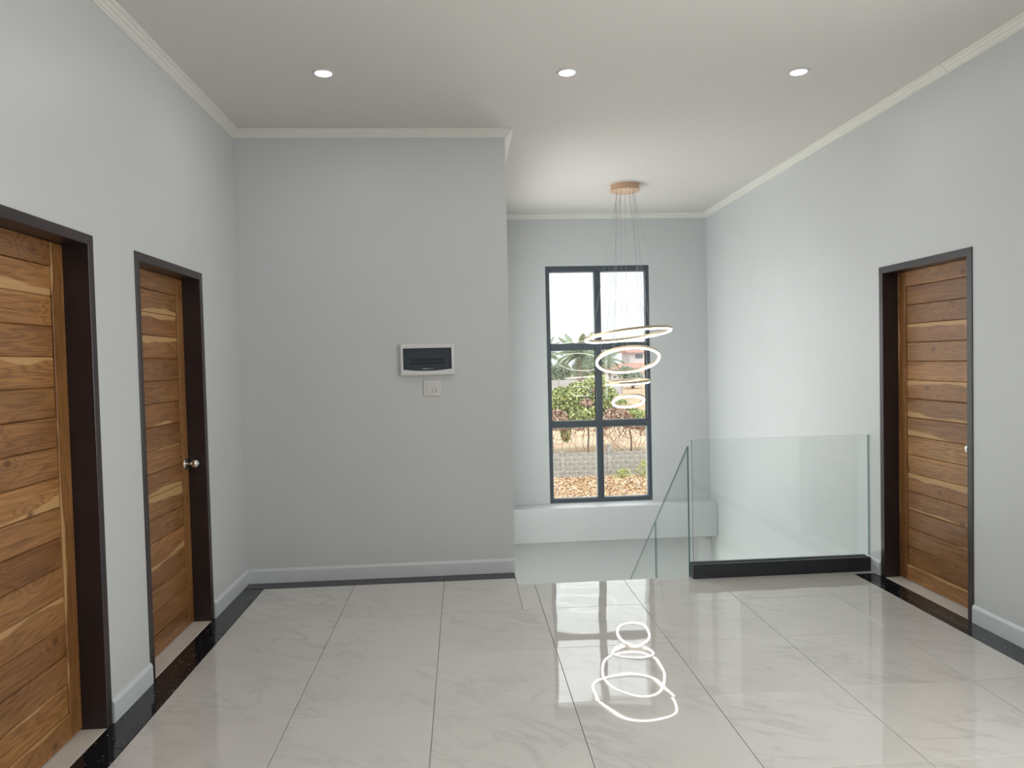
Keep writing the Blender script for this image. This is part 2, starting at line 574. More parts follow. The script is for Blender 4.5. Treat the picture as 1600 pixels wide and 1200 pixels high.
ce = add('ceiling', box_mesh('ceiling', XL - 0.2, XR + 0.2, YR - 0.2, YF + 0.18, H + 0.051, H + 0.2), 'ceiling_paint')
struct(ce, 'flat warm white ceiling above the hall and stairs', 'ceiling')
add('plaster_sheet', box_mesh('plaster_sheet', XL + 0.001, XR - 0.001, YR + 0.001, YF - 0.001, H, H + 0.05), 'ceiling_paint', ce)

# floor: slab, marble tiles, black granite border
bm = bmesh.new()
bm_box(bm, XL, XR, YR, YE - 0.006, -0.15, -0.009)
bm_box(bm, XL, XB - 0.004, YE - 0.006, YB, -0.15, -0.009)
fl = add('floor', to_mesh(bm, 'floor'), 'grout')
struct(fl, 'polished white marble tile floor with a black granite border', 'floor')
TX, TY, TS, GAP = -0.7565, 4.269, 0.6, 0.0026
BXL, BXR, BYB = -1.357, 2.592, 4.902
xs = [TX + TS * k for k in range(-1, 6)] + [BXR]
ys = [BYB] + [TY - TS * k for k in range(0, 13)]
ys[-1] = YR + 0.02
tile_cache = {}
def tile(x0, x1, y0, y1, mat='marble_tile', name='tile', tilt=0.0):
    key = (round(x1 - x0, 4), round(y1 - y0, 4), mat)
    if key not in tile_cache:
        w, d = (x1 - x0 - GAP) / 2, (y1 - y0 - GAP) / 2
        tile_cache[key] = box_mesh(name, -w, w, -d, d, -0.009, 0.0, 0.0008)
    return add(name, tile_cache[key], mat, fl, ((x0 + x1) / 2, (y0 + y1) / 2, 0), (random.uniform(-tilt, tilt), random.uniform(-tilt, tilt), 0))
for i in range(len(xs) - 1):
    for j in range(len(ys) - 1):
        x0, x1, y1, y0 = xs[i], xs[i + 1], ys[j], ys[j + 1]
        if j == 0 and x1 > XB + 0.01:
            # the last row is cut at the edge of the stairs
            if x0 < XB - 0.02:
                tile(x0, XB - 0.01, y0, BYB, tilt=0.0)
                tile(XB - 0.01, x1, y0, YE, tilt=0.0)
            else:
                tile(x0, x1, y0, YE, tilt=0.0)
        else:
            tile(x0, x1, y0, y1, tilt=0.0006)
# granite border in long pieces
b = [YB - 0.13, 4.1, 2.9, 1.7, 0.5, -0.7, -1.9, YR + 0.02]
for a0, a1 in zip(b, b[1:]):
    tile(XL + 0.001, BXL, a1, a0, 'black_granite', 'border_strip')
tile(XL + 0.001, -0.1565, BYB, YB - 0.001, 'black_granite', 'border_strip')
tile(-0.1565, XB - 0.006, BYB, YB - 0.001, 'black_granite', 'border_strip')
b = [4.662, 4.1, 2.9, 1.7, 0.5, -0.7, -1.9, YR + 0.02]
for a0, a1 in zip(b, b[1:]):
    tile(BXR, XR - 0.001, a1, a0, 'black_granite', 'border_strip')
tile(BXR, XR - 0.001, 4.662, YE, 'marble_tile', 'tile')
add('nosing', box_mesh('nosing', XB - 0.004, XR - 0.001, YE - 0.006, YE + 0.004, -0.15, -0.0005, 0.002), 'stair_tile', fl)

# crown mouldings, one mitred piece for each wall
PROFILE = [(0.0, H - 0.052), (0.010, H - 0.052), (0.012, H - 0.044), (0.018, H - 0.042), (0.026, H - 0.030), (0.034, H - 0.027), (0.040, H - 0.016), (0.050, H - 0.013), (0.056, H - 0.008), (0.056, H - 0.0005), (0.0, H - 0.0005)]
PATH = [(XL, YR), (XL, YB), (XB, YB), (XB, YF), (XR, YF), (XR, 3.905), (XR, YR)]
def nrm(a, b):
    d = Vector((b[0] - a[0], b[1] - a[1])).normalized()
    return Vector((d.y, -d.x))
def crown(i, gap0=0.0, gap1=0.0):
    a, b = PATH[i], PATH[i + 1]
    n = nrm(a, b)
    d = Vector((b[0] - a[0], b[1] - a[1])).normalized()
    def mit(k, n1):
        if 0 <= k < len(PATH) - 1:
            m = nrm(PATH[k], PATH[k + 1])
            return (n1 + m) / (1 + n1.dot(m))
        return n1
    ma, mb = mit(i - 1, n), mit(i + 1, n)
    bm = bmesh.new()
    A = [bm.verts.new((a[0] + ma.x * p + d.x * gap0, a[1] + ma.y * p + d.y * gap0, z)) for p, z in PROFILE]
    B = [bm.verts.new((b[0] + mb.x * p - d.x * gap1, b[1] + mb.y * p - d.y * gap1, z)) for p, z in PROFILE]
    for k in range(len(PROFILE)):
        k2 = (k + 1) % len(PROFILE)
        bm.faces.new((A[k], A[k2], B[k2], B[k]))
    bm.faces.new(A)
    bm.faces.new(B[::-1])
    return to_mesh(bm, 'crown')
CROWN_LABELS = ['cream ridged crown moulding above the two wooden doors', 'cream crown moulding above the breaker panel wall',
                'cream crown moulding turning back into the stairwell', 'thin cream crown moulding above the tall window wall',
                'far length of cream crown moulding on the right wall up to the seam', 'near length of cream crown moulding on the right wall past the seam']
for i, lb in enumerate(CROWN_LABELS):
    struct(add('trim_%d' % (i + 1), crown(i, 0.0012 if i == 5 else 0, 0.0012 if i == 4 else 0), 'crown_paint'), lb, 'moulding')

# baseboards
def baseboard(name, x, y, length, rz, label):
    prof = [(0, 0.0), (0.014, 0.0), (0.014, 0.082), (0.010, 0.090), (0.006, 0.098), (0, 0.098)]
    bm = bmesh.new()
    A = [bm.verts.new((0, -p, z)) for p, z in prof]
    B = [bm.verts.new((length, -p, z)) for p, z in prof]
    for k in range(len(prof)):
        k2 = (k + 1) % len(prof)
        bm.faces.new((A[k], A[k2], B[k2], B[k]))
    bm.faces.new(A)
    bm.faces.new(B[::-1])
    struct(add(name, to_mesh(bm, name), 'baseboard_paint', None, (x, y, 0.0005), (0, 0, rz)), label, 'baseboard')
baseboard('baseboard_left_1', XL, D1[1] + 0.002, D2[0] - D1[1] - 0.004, PI / 2, 'short pale baseboard between the two wooden doors on the left')
baseboard('baseboard_left_2', XL, D2[1] + 0.002, YB - D2[1] - 0.002, PI / 2, 'pale baseboard from the knobbed left door to the corner')
baseboard('baseboard_left_3', XL, YR + 0.02, D1[0] - YR - 0.022, PI / 2, 'pale baseboard on the left wall before the nearest door')
baseboard('baseboard_back', XL + 0.014, YB, XB - XL - 0.016, 0.0, 'pale baseboard below the breaker panel wall')
baseboard('baseboard_right_1', XR, YE + 0.0, YE - D3[1] - 0.003, -PI / 2, 'stub of pale baseboard between glass balustrade and right door')
baseboard('baseboard_right_2', XR, D3[0] - 0.002, D3[0] - YR - 0.022, -PI / 2, 'long pale baseboard on the right wall before the door')

# ------------------------------------------------------------------ doors
FW = 0.042
LEAF_W, LEAF_H = DOOR_W - 2 * FW, DOOR_H - FW
STILE, RAIL_T, RAIL_B, NPL = 0.085, 0.095, 0.10, 15
PL_L = LEAF_W - 2 * STILE - 0.004
PL_H = (LEAF_H - 0.012 - RAIL_T - RAIL_B) / NPL
M_JAMB = box_mesh('frame_jamb', -FW / 2, FW / 2, -0.006, 0.17, 0.0, DOOR_H, 0.002)
M_HEAD = box_mesh('frame_head', -DOOR_W / 2, DOOR_W / 2, -0.0065, 0.1705, DOOR_H - FW, DOOR_H, 0.002)
M_STILE = box_mesh('stile', -(LEAF_H - 0.012) / 2, (LEAF_H - 0.012) / 2, 0.0, 0.036, -STILE / 2, STILE / 2, 0.002)
M_RAILT = box_mesh('rail', -PL_L / 2 - 0.001, PL_L / 2 + 0.001, 0.0, 0.036, -RAIL_T / 2, RAIL_T / 2, 0.0015)
M_RAILB = box_mesh('rail', -PL_L / 2 - 0.001, PL_L / 2 + 0.001, 0.0, 0.036, -RAIL_B / 2, RAIL_B / 2, 0.0015)
M_PLANK = box_mesh('plank', -PL_L / 2, PL_L / 2, 0.006, 0.030, -PL_H / 2 + 0.001, PL_H / 2 - 0.001, 0.0035)
M_BACK = box_mesh('core_panel', -PL_L / 2, PL_L / 2, 0.0305, 0.0345, -(LEAF_H - 0.2) / 2, (LEAF_H - 0.2) / 2)
M_SILL = box_mesh('threshold', -DOOR_W / 2 + FW, DOOR_W / 2 - FW, 0.0, 0.17, -0.009, 0.0015, 0.001)
M_KNOB = lathe('knob', [(0.0, 0.074), (0.012, 0.073), (0.021, 0.068), (0.026, 0.058), (0.026, 0.050), (0.022, 0.042), (0.013, 0.037), (0.010, 0.030), (0.010, 0.008)], 28)
M_ROSE = lathe('rosette', [(0.0, 0.012), (0.014, 0.012), (0.026, 0.009), (0.033, 0.004), (0.034, 0.0), (0.0, 0.0)], 28)
M_KEY = lathe('keyhole', [(0.0, 0.0765), (0.006, 0.0765), (0.009, 0.0755), (0.010, 0.073)], 16)
REC = 0.095
def door(name, wall_x, yc, rz, label, knob_side, order):
    e = empty(name, (wall_x, yc, 0), rz)
    struct(e, label, 'door')
    for s in (-1, 1):
        add('frame_jamb', M_JAMB, 'dark_paint', e, (s * (DOOR_W - FW) / 2, 0, 0))
    add('frame_head', M_HEAD, 'dark_paint', e)
    add('threshold', M_SILL, 'stone_sill', e)
    for s in (-1, 1):
        add('stile', M_STILE, 'teak_wood', e, (s * (LEAF_W - STILE) / 2 - s * 0.002, REC, (LEAF_H + 0.008) / 2), (0, -PI / 2, 0))
    add('rail', M_RAILT, 'teak_wood', e, (0, REC, LEAF_H - 0.002 - RAIL_T / 2))
    add('rail', M_RAILB, 'teak_wood', e, (0, REC, 0.010 + RAIL_B / 2))
    add('core_panel', M_BACK, 'teak_wood', e, (0, REC, LEAF_H / 2))
    for k in range(NPL):
        z = LEAF_H - 0.002 - RAIL_T - PL_H * (k + 0.5)
        flip = (order >> (k % 8)) & 1
        o = add('plank', M_PLANK, 'teak_wood', e, (0, REC + 0.018 if flip else REC, z), (PI if flip else 0, 0, 0))
        if flip:
            o.location.y = REC + 0.036
    if knob_side:
        kx = knob_side * (LEAF_W / 2 - STILE / 2 - 0.005)
        kn = add('knob', M_KNOB, 'chrome', e, (kx, REC, 0.935), (PI / 2, 0, 0))
        add('rosette', M_ROSE, 'chrome', kn)
        add('keyhole', M_KEY, 'chrome', kn)
    return e
door('door_1', XL, sum(D1) / 2, PI / 2, 'nearest wooden plank door on the left wall, cut off by the picture edge', 0, 0b10110101)
door('door_2', XL, sum(D2) / 2, PI / 2, 'narrow looking wooden plank door with round knob on the left wall', 1, 0b01101001)
door('door_3', XR, sum(D3) / 2, -PI / 2, 'wooden plank door in a dark frame on the right wall', 1, 0b11001011)

# ------------------------------------------------------------------ windows
def window(name, axis, p, u0, u1, z0, z1, us, zs, label, fw=0.042, mw=0.068, depth=0.055, top=0.062):
    """frame members and panes; us / zs are centres of mullions and transoms"""
    e = empty(name, (0, 0, 0))
    struct(e, label, 'window')
    def bx(nm, a0, a1, d0, d1, c0, c1, mat, bev=0.003):
        me = box_mesh(nm, a0, a1, d0, d1, c0, c1, bev) if axis == 'Y' else box_mesh(nm, d0, d1, a0, a1, c0, c1, bev)
        return add(nm, me, mat, e)
    d0, d1 = p, p + depth
    bx('frame_side', u0, u0 + fw, d0, d1, z0, z1, 'dark_aluminium')
    bx('frame_side', u1 - fw, u1, d0, d1, z0, z1, 'dark_aluminium')
    bx('frame_top', u0 + fw, u1 - fw, d0, d1, z1 - top, z1, 'dark_aluminium')
    bx('frame_bottom', u0 + fw, u1 - fw, d0, d1, z0, z0 + 0.045, 'dark_aluminium')
    ul = [u0 + fw] + [x for c in us for x in (c - mw / 2, c + mw / 2)] + [u1 - fw]
    zl = [z0 + 0.045] + [x for c in zs for x in (c - mw / 2, c + mw / 2)] + [z1 - top]
    for c in us:
        bx('mullion', c - mw / 2, c + mw / 2, d0 + 0.001, d1 - 0.001, z0 + 0.045, z1 - top, 'dark_aluminium')
    for i in range(0, len(ul), 2):
        for c in zs:
            bx('transom', ul[i], ul[i + 1], d0 + 0.002, d1 - 0.002, c - mw / 2, c + mw / 2, 'dark_aluminium')
        for j in range(0, len(zl), 2):
            q = bx('pane', ul[i], ul[i + 1], d0 + 0.030, d0 + 0.036, zl[j], zl[j + 1], 'window_glass', 0)
            for (a0, a1, c0, c1) in ((ul[i], ul[i + 1], zl[j], zl[j] + 0.008), (ul[i], ul[i + 1], zl[j + 1] - 0.008, zl[j + 1]),
                                     (ul[i], ul[i] + 0.008, zl[j], zl[j + 1]), (ul[i + 1] - 0.008, ul[i + 1], zl[j], zl[j + 1])):
                me = box_mesh('glazing_bead', a0, a1, d0 + 0.037, d0 + 0.05, c0, c1) if axis == 'Y' else box_mesh('glazing_bead', d0 + 0.037, d0 + 0.05, a0, a1, c0, c1)
                add('glazing_bead', me, 'white_plastic', q)
    return e
window('window_1', 'Y', YF + 0.012, *WIN, [1.513], [1.625, 0.767], 'tall dark framed window of six panes above the stairs')
window('added_window_2', 'X', XL - 0.15, *ADDED_LEFTWIN, [0.5], [], 'added unseen window for fill light on the left wall beside the viewer')  # invented opening, lets fill light across to the right side
window('added_window_3', 'X', XR + 0.10, *ADDED_RIGHTWIN, [1.3], [], 'added unseen window for fill light on the right wall beside the viewer')  # no such window known; added to brighten the left wall
window('added_window_5', 'X', XB - 0.15, *ADDED_STAIRWIN, [6.5], [1.625, 0.767], 'added tall window for fill light in the stairwell side wall hidden by the panel wall')  # added out of sight to brighten the stairwell walls
window('added_window_4', 'Y', YF + 0.05, *ADDED_LOWWIN, [1.5], [], 'added unseen window for fill light below the ledge at the stair landing')  # added so that fill light reaches the lower stairwell

# ------------------------------------------------------------------ stairs and ground floor
fg = add('floor_lower', box_mesh('floor_lower', XL - 0.2, XR + 0.2, YR - 0.2, YF + 0.18, ZG - 0.15, ZG), 'stair_tile')
struct(fg, 'pale tiled floor of the room downstairs', 'floor')
st = empty('staircase', (XB, YE, ZG))
tag(st, 'pale stairs going down from the landing edge to the tall window', 'staircase')
RISE, GOING, NST = 0.19, 0.235, 9
SX0, SX1 = XB + 0.002, 1.484
def stair_box(nm, x0, x1, y0, y1, z0, z1):
    add(nm, box_mesh(nm, x0 - XB, x1 - XB, y0 - YE, y1 - YE, z0 - ZG, z1 - ZG, 0.004), 'stair_tile', st)
for k in range(1, NST):
    y0 = YE + 0.006 + GOING * (k - 1)
    stair_box('step', SX0, SX1, y0, y0 + GOING, -RISE * k - 0.22, -RISE * k)
YL = YE + 0.006 + GOING * (NST - 1)
stair_box('landing', SX0, XR - 0.002, YL, YF - 0.002, -RISE * NST - 0.16, -RISE * NST)
for k in range(1, 9):
    y1 = YL - GOING * (k - 1)
    z = -RISE * (NST + k)
    if z - 0.0 > ZG:
        stair_box('step', 1.56, XR - 0.002, y1 - GOING, y1, max(ZG, z - 0.22), z)

# ------------------------------------------------------------------ glass balustrade and stair railing
def glass_plate(name, outline, axis, t, parent, loc=(0, 0, 0)):
    """outline in the plate's plane, extruded by t; rims get the green edge material"""
    bm = bmesh.new()
    def P(a, b, d):
        return (d, a, b) if axis == 'X' else (a, d, b)
    A = [bm.verts.new(P(a, b, -t / 2)) for a, b in outline]
    B = [bm.verts.new(P(a, b, t / 2)) for a, b in outline]
    bm.faces.new(A)
    bm.faces.new(B[::-1])
    for k in range(len(A)):
        f = bm.faces.new((A[k], A[(k + 1) % len(A)], B[(k + 1) % len(A)], B[k]))
        f.material_index = 1
    me = to_mesh(bm, name)
    me.materials.append(MATS['balustrade_glass'])
    me.materials.append(MATS['glass_edge'])
    return add(name, me, None, parent, loc)
bal = empty('glass_balustrade', (2.12, 4.745, 0))
tag(bal, 'clear glass balustrade panel in a charcoal floor channel beside the right door', 'balustrade')
glass_plate('glass_panel', [(-0.602, 0.045), (0.620, 0.045), (0.620, 0.925), (-0.602, 0.925)], 'Y', 0.012, bal)
bx0, bx1 = 1.507 - 2.12, XR - 0.016 - 2.12
ch = add('base_channel', box_mesh('base_channel', bx0, bx1, -0.042, -0.010, 0.001, 0.096, 0.002), 'charcoal_metal', bal)
add('channel_side', box_mesh('channel_side', bx0, bx1, 0.010, 0.042, 0.001, 0.096, 0.002), 'charcoal_metal', ch)
add('channel_end', box_mesh('channel_end', bx0 - 0.003, bx0, -0.042, 0.042, 0.001, 0.096, 0.001), 'charcoal_metal', ch)
add('gasket', box_mesh('gasket', bx0 + 0.001, bx1 - 0.001, -0.0095, -0.0065, 0.03, 0.092), 'rubber', bal)
add('gasket', box_mesh('gasket', bx0 + 0.001, bx1 - 0.001, 0.0065, 0.0095, 0.03, 0.092), 'rubber', bal)

rail = empty('stair_railing', (1.4965, YE, -0.2))
tag(rail, 'sloping frameless glass railing following the stairs down', 'railing')
SL = -0.807
def rail_panel(y0, y1, last=False):
    ztop = lambda y: 0.885 + SL * (y - 4.76) + 0.2
    zb = lambda y: ztop(y) - 1.02
    glass_plate('glass_panel', [(y0 - YE, zb(y0)), (y1 - YE, zb(y1)), (y1 - YE, ztop(y1)), (y0 - YE, ztop(y0))], 'X', 0.010, rail)
rail_panel(4.762, 5.620)
rail_panel(5.626, 6.625)

# ------------------------------------------------------------------ downlights
M_RING = lathe('trim_ring', [(0.044, -0.004), (0.047, -0.006), (0.057, -0.004), (0.060, 0.0), (0.044, 0.0), (0.044, -0.004)], 36)
M_LENS = lathe('lens', [(0.0, -0.0025), (0.044, -0.0025), (0.044, -0.0005), (0.0, -0.0005)], 36, False)
def downlight(x, y, label):
    e = empty('downlight', (x, y, H))
    tag(e, label, 'ceiling light', 'round recessed ceiling downlights')
    add('trim_ring', M_RING, 'white_plastic', e)
    add('lens', M_LENS, 'downlight_lens', e)
    d = bpy.data.lights.new('downlight_glow', 'AREA')
    d.shape = 'DISK'
    d.size = 0.085
    d.energy = LAMP_W
    d.color = (0.92, 0.95, 1.0)
    o = bpy.data.objects.new('downlight_glow', d)
    COL.objects.link(o)
    o.parent = e
    o.location = (0, 0, -0.008)
    return e
downlight(-0.712, 4.068, 'lit round downlight in the ceiling in front of the breaker panel wall')
downlight(0.625, 4.047, 'lit round downlight in the ceiling, middle of the three in view')
downlight(1.940, 4.027, 'lit round downlight in the ceiling nearest the right wall')
for x, side in ((-0.712, 'left'), (0.625, 'middle'), (1.94, 'right')):  # row added out of view to raise the room brightness
    downlight(x, 1.3, 'added unseen downlight above the viewer, %s of its row' % side)
for x, side in ((-0.712, 'left'), (0.625, 'middle'), (1.94, 'right')):  # second unseen row, added for more light in the hall
    downlight(x, -1.6, 'added unseen downlight behind the viewer, %s of its row' % side)

# ------------------------------------------------------------------ chandelier
CX, CY = 1.536, 6.635
chn = empty('chandelier', (CX, CY, H))
tag(chn, 'four white LED rings hung on thin wires from a rose gold plate', 'chandelier')
can = add('canopy', lathe('canopy', [(0.0, -0.0005), (0.130, -0.0005), (0.130, -0.048), (0.140, -0.052), (0.140, -0.057), (0.0, -0.057)], 56, False), 'rose_gold', chn)
for a in range(14):
    t = 2 * PI * a / 14
    add('wire_grip', lathe('wire_grip', [(0, -0.072), (0.0035, -0.072), (0.0035, -0.057), (0, -0.057)], 8), 'chrome', can, (0.095 * math.cos(t), 0.095 * math.sin(t), 0))
for dx, dy in ((-0.015, -0.05), (0.02, -0.075)):
    add('screw', lathe('screw', [(0, -0.063), (0.006, -0.062), (0.008, -0.057)], 10), 'chrome', can, (dx, dy, 0))

def ring_meshes(R):
    band = [(R - 0.010, -0.002), (R + 0.010, -0.002), (R + 0.010, 0.019), (R - 0.010, 0.019), (R - 0.010, -0.002)]
    b = lathe('ring_band', band, 96, False)
    lens = []
    for k in range(13):
        a = PI + PI * k / 12
        lens.append((R + 0.0105 * math.cos(a), -0.002 + 0.0135 * math.sin(a)))
    lens.append(lens[0])
    return b, lathe('led_strip', lens, 96, True)
# radius, centre dx, z, tilt towards the viewer (near side up), roll (right side up)
RINGS = [(0.393, 0.003, 1.698, -5.5, 5.0), (0.288, -0.002, 1.466, -23.0, 0.0), (0.192, -0.006, 1.262, 1.8, 2.4), (0.143, -0.004, 1.086, -24.0, 0.0)]
wi = 0
for R, dx, z, tx, ry in RINGS:
    me_b, me_l = ring_meshes(R)
    e = add('ring', me_b, 'brushed_gold', chn, (dx, 0, z - H), (math.radians(tx), -math.radians(ry), 0))
    add('led_strip', me_l, 'led_diffuser', e)
    M = Euler((math.radians(tx), -math.radians(ry), 0)).to_matrix()
    n = 4 if R > 0.25 else 3
    for k in range(n):
        t = 2 * PI * (k + 0.3) / n + R * 5
        q = M @ Vector((R * math.cos(t), R * math.sin(t), 0.018)) + Vector((dx, 0, z - H))
        a = 2 * PI * wi / 14
        best = Vector((0.095 * math.cos(t), 0.095 * math.sin(t), -0.070))
        # choose the nearest grip hole
        g = min(range(14), key=lambda w: (Vector((0.095 * math.cos(2 * PI * w / 14), 0.095 * math.sin(2 * PI * w / 14), -0.07)) - best).length)
        p = Vector((0.095 * math.cos(2 * PI * g / 14), 0.095 * math.sin(2 * PI * g / 14), -0.071))
        add('suspension_wire', tube('suspension_wire', [p, q], 0.0011, 5), 'wire', chn)
        wi += 1

# ------------------------------------------------------------------ breaker panel and switch plate on the back wall
PX0, PX1, PZ0, PZ1 = -0.421, -0.049, 1.397, 1.614
pc = ((PX0 + PX1) / 2, YB, (PZ0 + PZ1) / 2)
pan = empty('breaker_panel', pc)
tag(pan, 'white breaker panel with smoked curved cover on the grey wall', 'breaker panel')
hw, hh = (PX1 - PX0) / 2, (PZ1 - PZ0) / 2
wx, wt, wbm = 0.166, 0.080, -0.066     # window half width, top, lower corners
def cover_outline(inset=0.0, n=14):
    pts = [(-wx + inset, wt - inset), (wx - inset, wt - inset)]
    for k in range(n + 1):
        x = (wx - inset) * (1 - 2 * k / n)
        pts.append((x, wbm + inset - 0.012 * (1 - (x / wx) ** 2)))
    return pts
bm = bmesh.new()
outer = [(-hw, hh), (hw, hh), (hw, -hh), (-hw, -hh)]
# frame front: outer rounded box ring around the window
O2 = [(-hw + 0.008, hh - 0.008), (hw - 0.008, hh - 0.008), (hw - 0.008, -hh + 0.008), (-hw + 0.008, -hh + 0.008)]
vb = [bm.verts.new((x, -0.001, z)) for x, z in outer]
vm = [bm.verts.new((x, -0.026, z)) for x, z in outer]
vf = [bm.verts.new((x, -0.034, z)) for x, z in O2]
for r0, r1 in ((vb, vm), (vm, vf)):
    for k in range(4):
        bm.faces.new((r0[k], r0[(k + 1) % 4], r1[(k + 1) % 4], r1[k]))
cw = cover_outline()
vi = [bm.verts.new((x, -0.034, z)) for x, z in cw]
vr = [bm.verts.new((x, -0.008, z)) for x, z in cw]
for k in range(len(cw)):
    bm.faces.new((vi[k], vi[(k + 1) % len(cw)], vr[(k + 1) % len(cw)], vr[k]))
# front face between outer rectangle and the window opening
bm.faces.new((vf[0], vf[1], vi[1], vi[0]))
bm.faces.new((vf[1], vf[2], vi[2], vi[1]))
bot = vi[2:]
half = len(bot) // 2
for k in range(half):
    bm.faces.new((vf[2], bot[k + 1], bot[k]))
bm.faces.new((vf[2], vf[3], bot[half]))
for k in range(half, len(bot) - 1):
    bm.faces.new((vf[3], bot[k + 1], bot[k]))
bm.faces.new((vf[3], vf[0], vi[0], bot[-1]))
body = add('housing', to_mesh(bm, 'housing'), 'white_plastic', pan)
add('mounting_plate', box_mesh('mounting_plate', -wx - 0.002, wx + 0.002, -0.012, -0.006, -0.082, wt + 0.002), 'grey_plastic', pan)
add('breaker_cover', box_mesh('breaker_cover', -0.135, 0.142, -0.016, -0.012, -0.048, 0.035, 0.001), 'grey_plastic', pan)
M_BRK = box_mesh('breaker', -0.0082, 0.0082, -0.022, -0.016, -0.020, 0.020, 0.0012)
M_TOG = box_mesh('toggle', -0.0050, 0.0050, -0.027, -0.022, -0.008, 0.006, 0.001)
for k in range(13):
    bkr = add('breaker', M_BRK, 'black_plastic', pan, (-0.112 + 0.0185 * k, 0, -0.012))
    add('toggle', M_TOG, 'grey_plastic', bkr)
bm = bmesh.new()
oc = cover_outline(0.0015)
A = [bm.verts.new((x, -0.0335, z)) for x, z in oc]
B = [bm.verts.new((x, -0.0310, z)) for x, z in oc]
bm.faces.new(A)
bm.faces.new(B[::-1])
for k in range(len(A)):
    bm.faces.new((A[k], A[(k + 1) % len(A)], B[(k + 1) % len(A)], B[k]))
cov = add('smoked_window', to_mesh(bm, 'smoked_window'), 'smoked_cover', pan)
# maker's mark: a short row of slanted letter strokes, illegible in the photograph as well
bm = bmesh.new()
rr = random.Random(3)
x = -0.034
for k in range(13):
    h = 0.0042 if k not in (3, 6, 11) else 0.0062
    w = rr.uniform(0.0012, 0.0026)
    bm_box(bm, x, x + w, -0.0341, -0.0336, -0.0655, -0.0655 + h)
    x += w + rr.uniform(0.0012, 0.0024)
for dx in (0.0, 0.0055):
    bm_box(bm, 0.026 + dx, 0.0275 + dx, -0.0341, -0.0336, -0.0655, -0.0575)
bm_box(bm, 0.0275, 0.0315, -0.0341, -0.0336, -0.0589, -0.0575)
add('logo_print', to_mesh(bm, 'logo_print'), 'print_white', cov)
bm = bmesh.new()
for k in range(5):
    bm_box(bm, 0.138 + k * 0.005, 0.1415 + k * 0.005, -0.0346, -0.0341, -0.0835, -0.0800)
add('model_print', to_mesh(bm, 'model_print'), 'print_grey', body)

sw = empty('switch_plate', (-0.209, YB, 1.309))
tag(sw, 'small cream switch and socket plate just below the breaker panel', 'switch plate')
add('plate', box_mesh('plate', -0.0585, 0.0585, -0.010, -0.001, -0.054, 0.054, 0.003, 2), 'cream_plastic', sw)
add('module_frame', box_mesh('module_frame', -0.040, 0.042, -0.0118, -0.009, -0.034, 0.038, 0.001), 'cream_plastic', sw)
for k in range(3):
    add('rocker', box_mesh('rocker', -0.0125, 0.0125, -0.0150, -0.0115, -0.014, 0.014, 0.0012), 'cream_plastic', sw, (-0.0255 + k * 0.0268, 0, 0.021))
add('rocker', box_mesh('rocker', -0.0125, 0.0125, -0.0150, -0.0115, -0.014, 0.014, 0.0012), 'cream_plastic', sw, (-0.0255, 0, -0.0155))
so = add('socket', box_mesh('socket', -0.024, 0.026, -0.0135, -0.0115, -0.0145, 0.0145, 0.001), 'cream_plastic', sw, (0.014, 0, -0.0155))
for hx in (-0.011, 0.012):
    for hz in (-0.007, 0.0075):
        add('contact_hole', lathe('contact_hole', [(0, 0.0005), (0.0036, 0.0005), (0.0036, 0.0), (0, 0.0)], 10, False), 'black_plastic', so, (hx, -0.0136, hz), (PI / 2, 0, 0))

# ------------------------------------------------------------------ outside: ground, block wall, plants, houses
gr = add('ground', box_mesh('ground', -120, 260, 8.3, 420, GO - 0.5, GO), 'soil')
struct(gr, 'bare sandy ground outside the window', 'ground')

def quads_mesh(name, items):
    """items: (centre, normal-ish euler, half length, half width, tone); one bent leaf quad pair each"""
    vs, fs, tn = [], [], []
    for c, e, a, w, t in items:
        M = e.to_matrix()
        i = len(vs)
        for p in ((-a, 0, 0), (0, -w, 0.25 * w), (a, 0, 0), (0, w, 0.25 * w)):
            vs.append(c + M @ Vector(p))
        fs += [(i, i + 1, i + 2), (i, i + 2, i + 3)]
        tn += [t, t]
    me = bpy.data.meshes.new(name)
    me.from_pydata([tuple(v) for v in vs], [], fs)
    at = me.attributes.new('tone', 'FLOAT', 'FACE')
    at.data.foreach_set('value', tn)
    return me
R_ = random.Random(11)
def rot(): return Euler((R_.uniform(0, 6.28), R_.uniform(0, 6.28), R_.uniform(0, 6.28)))

items = []
for _ in range(26000):
    x, y = R_.uniform(0.5, 12.5), R_.uniform(23.5, 30.25)
    items.append((Vector((x, y, GO + R_.uniform(0.01, 0.06))), Euler((R_.gauss(0, 0.35), R_.gauss(0, 0.35), R_.uniform(0, 6.28))), R_.uniform(0.045, 0.095), R_.uniform(0.025, 0.05), R_.random() ** 0.7))
tag(add('leaf_litter', quads_mesh('leaf_litter', items), 'leaf_litter'), 'fallen tan and brown leaves covering the ground before the block wall', 'leaf litter', kind='stuff')

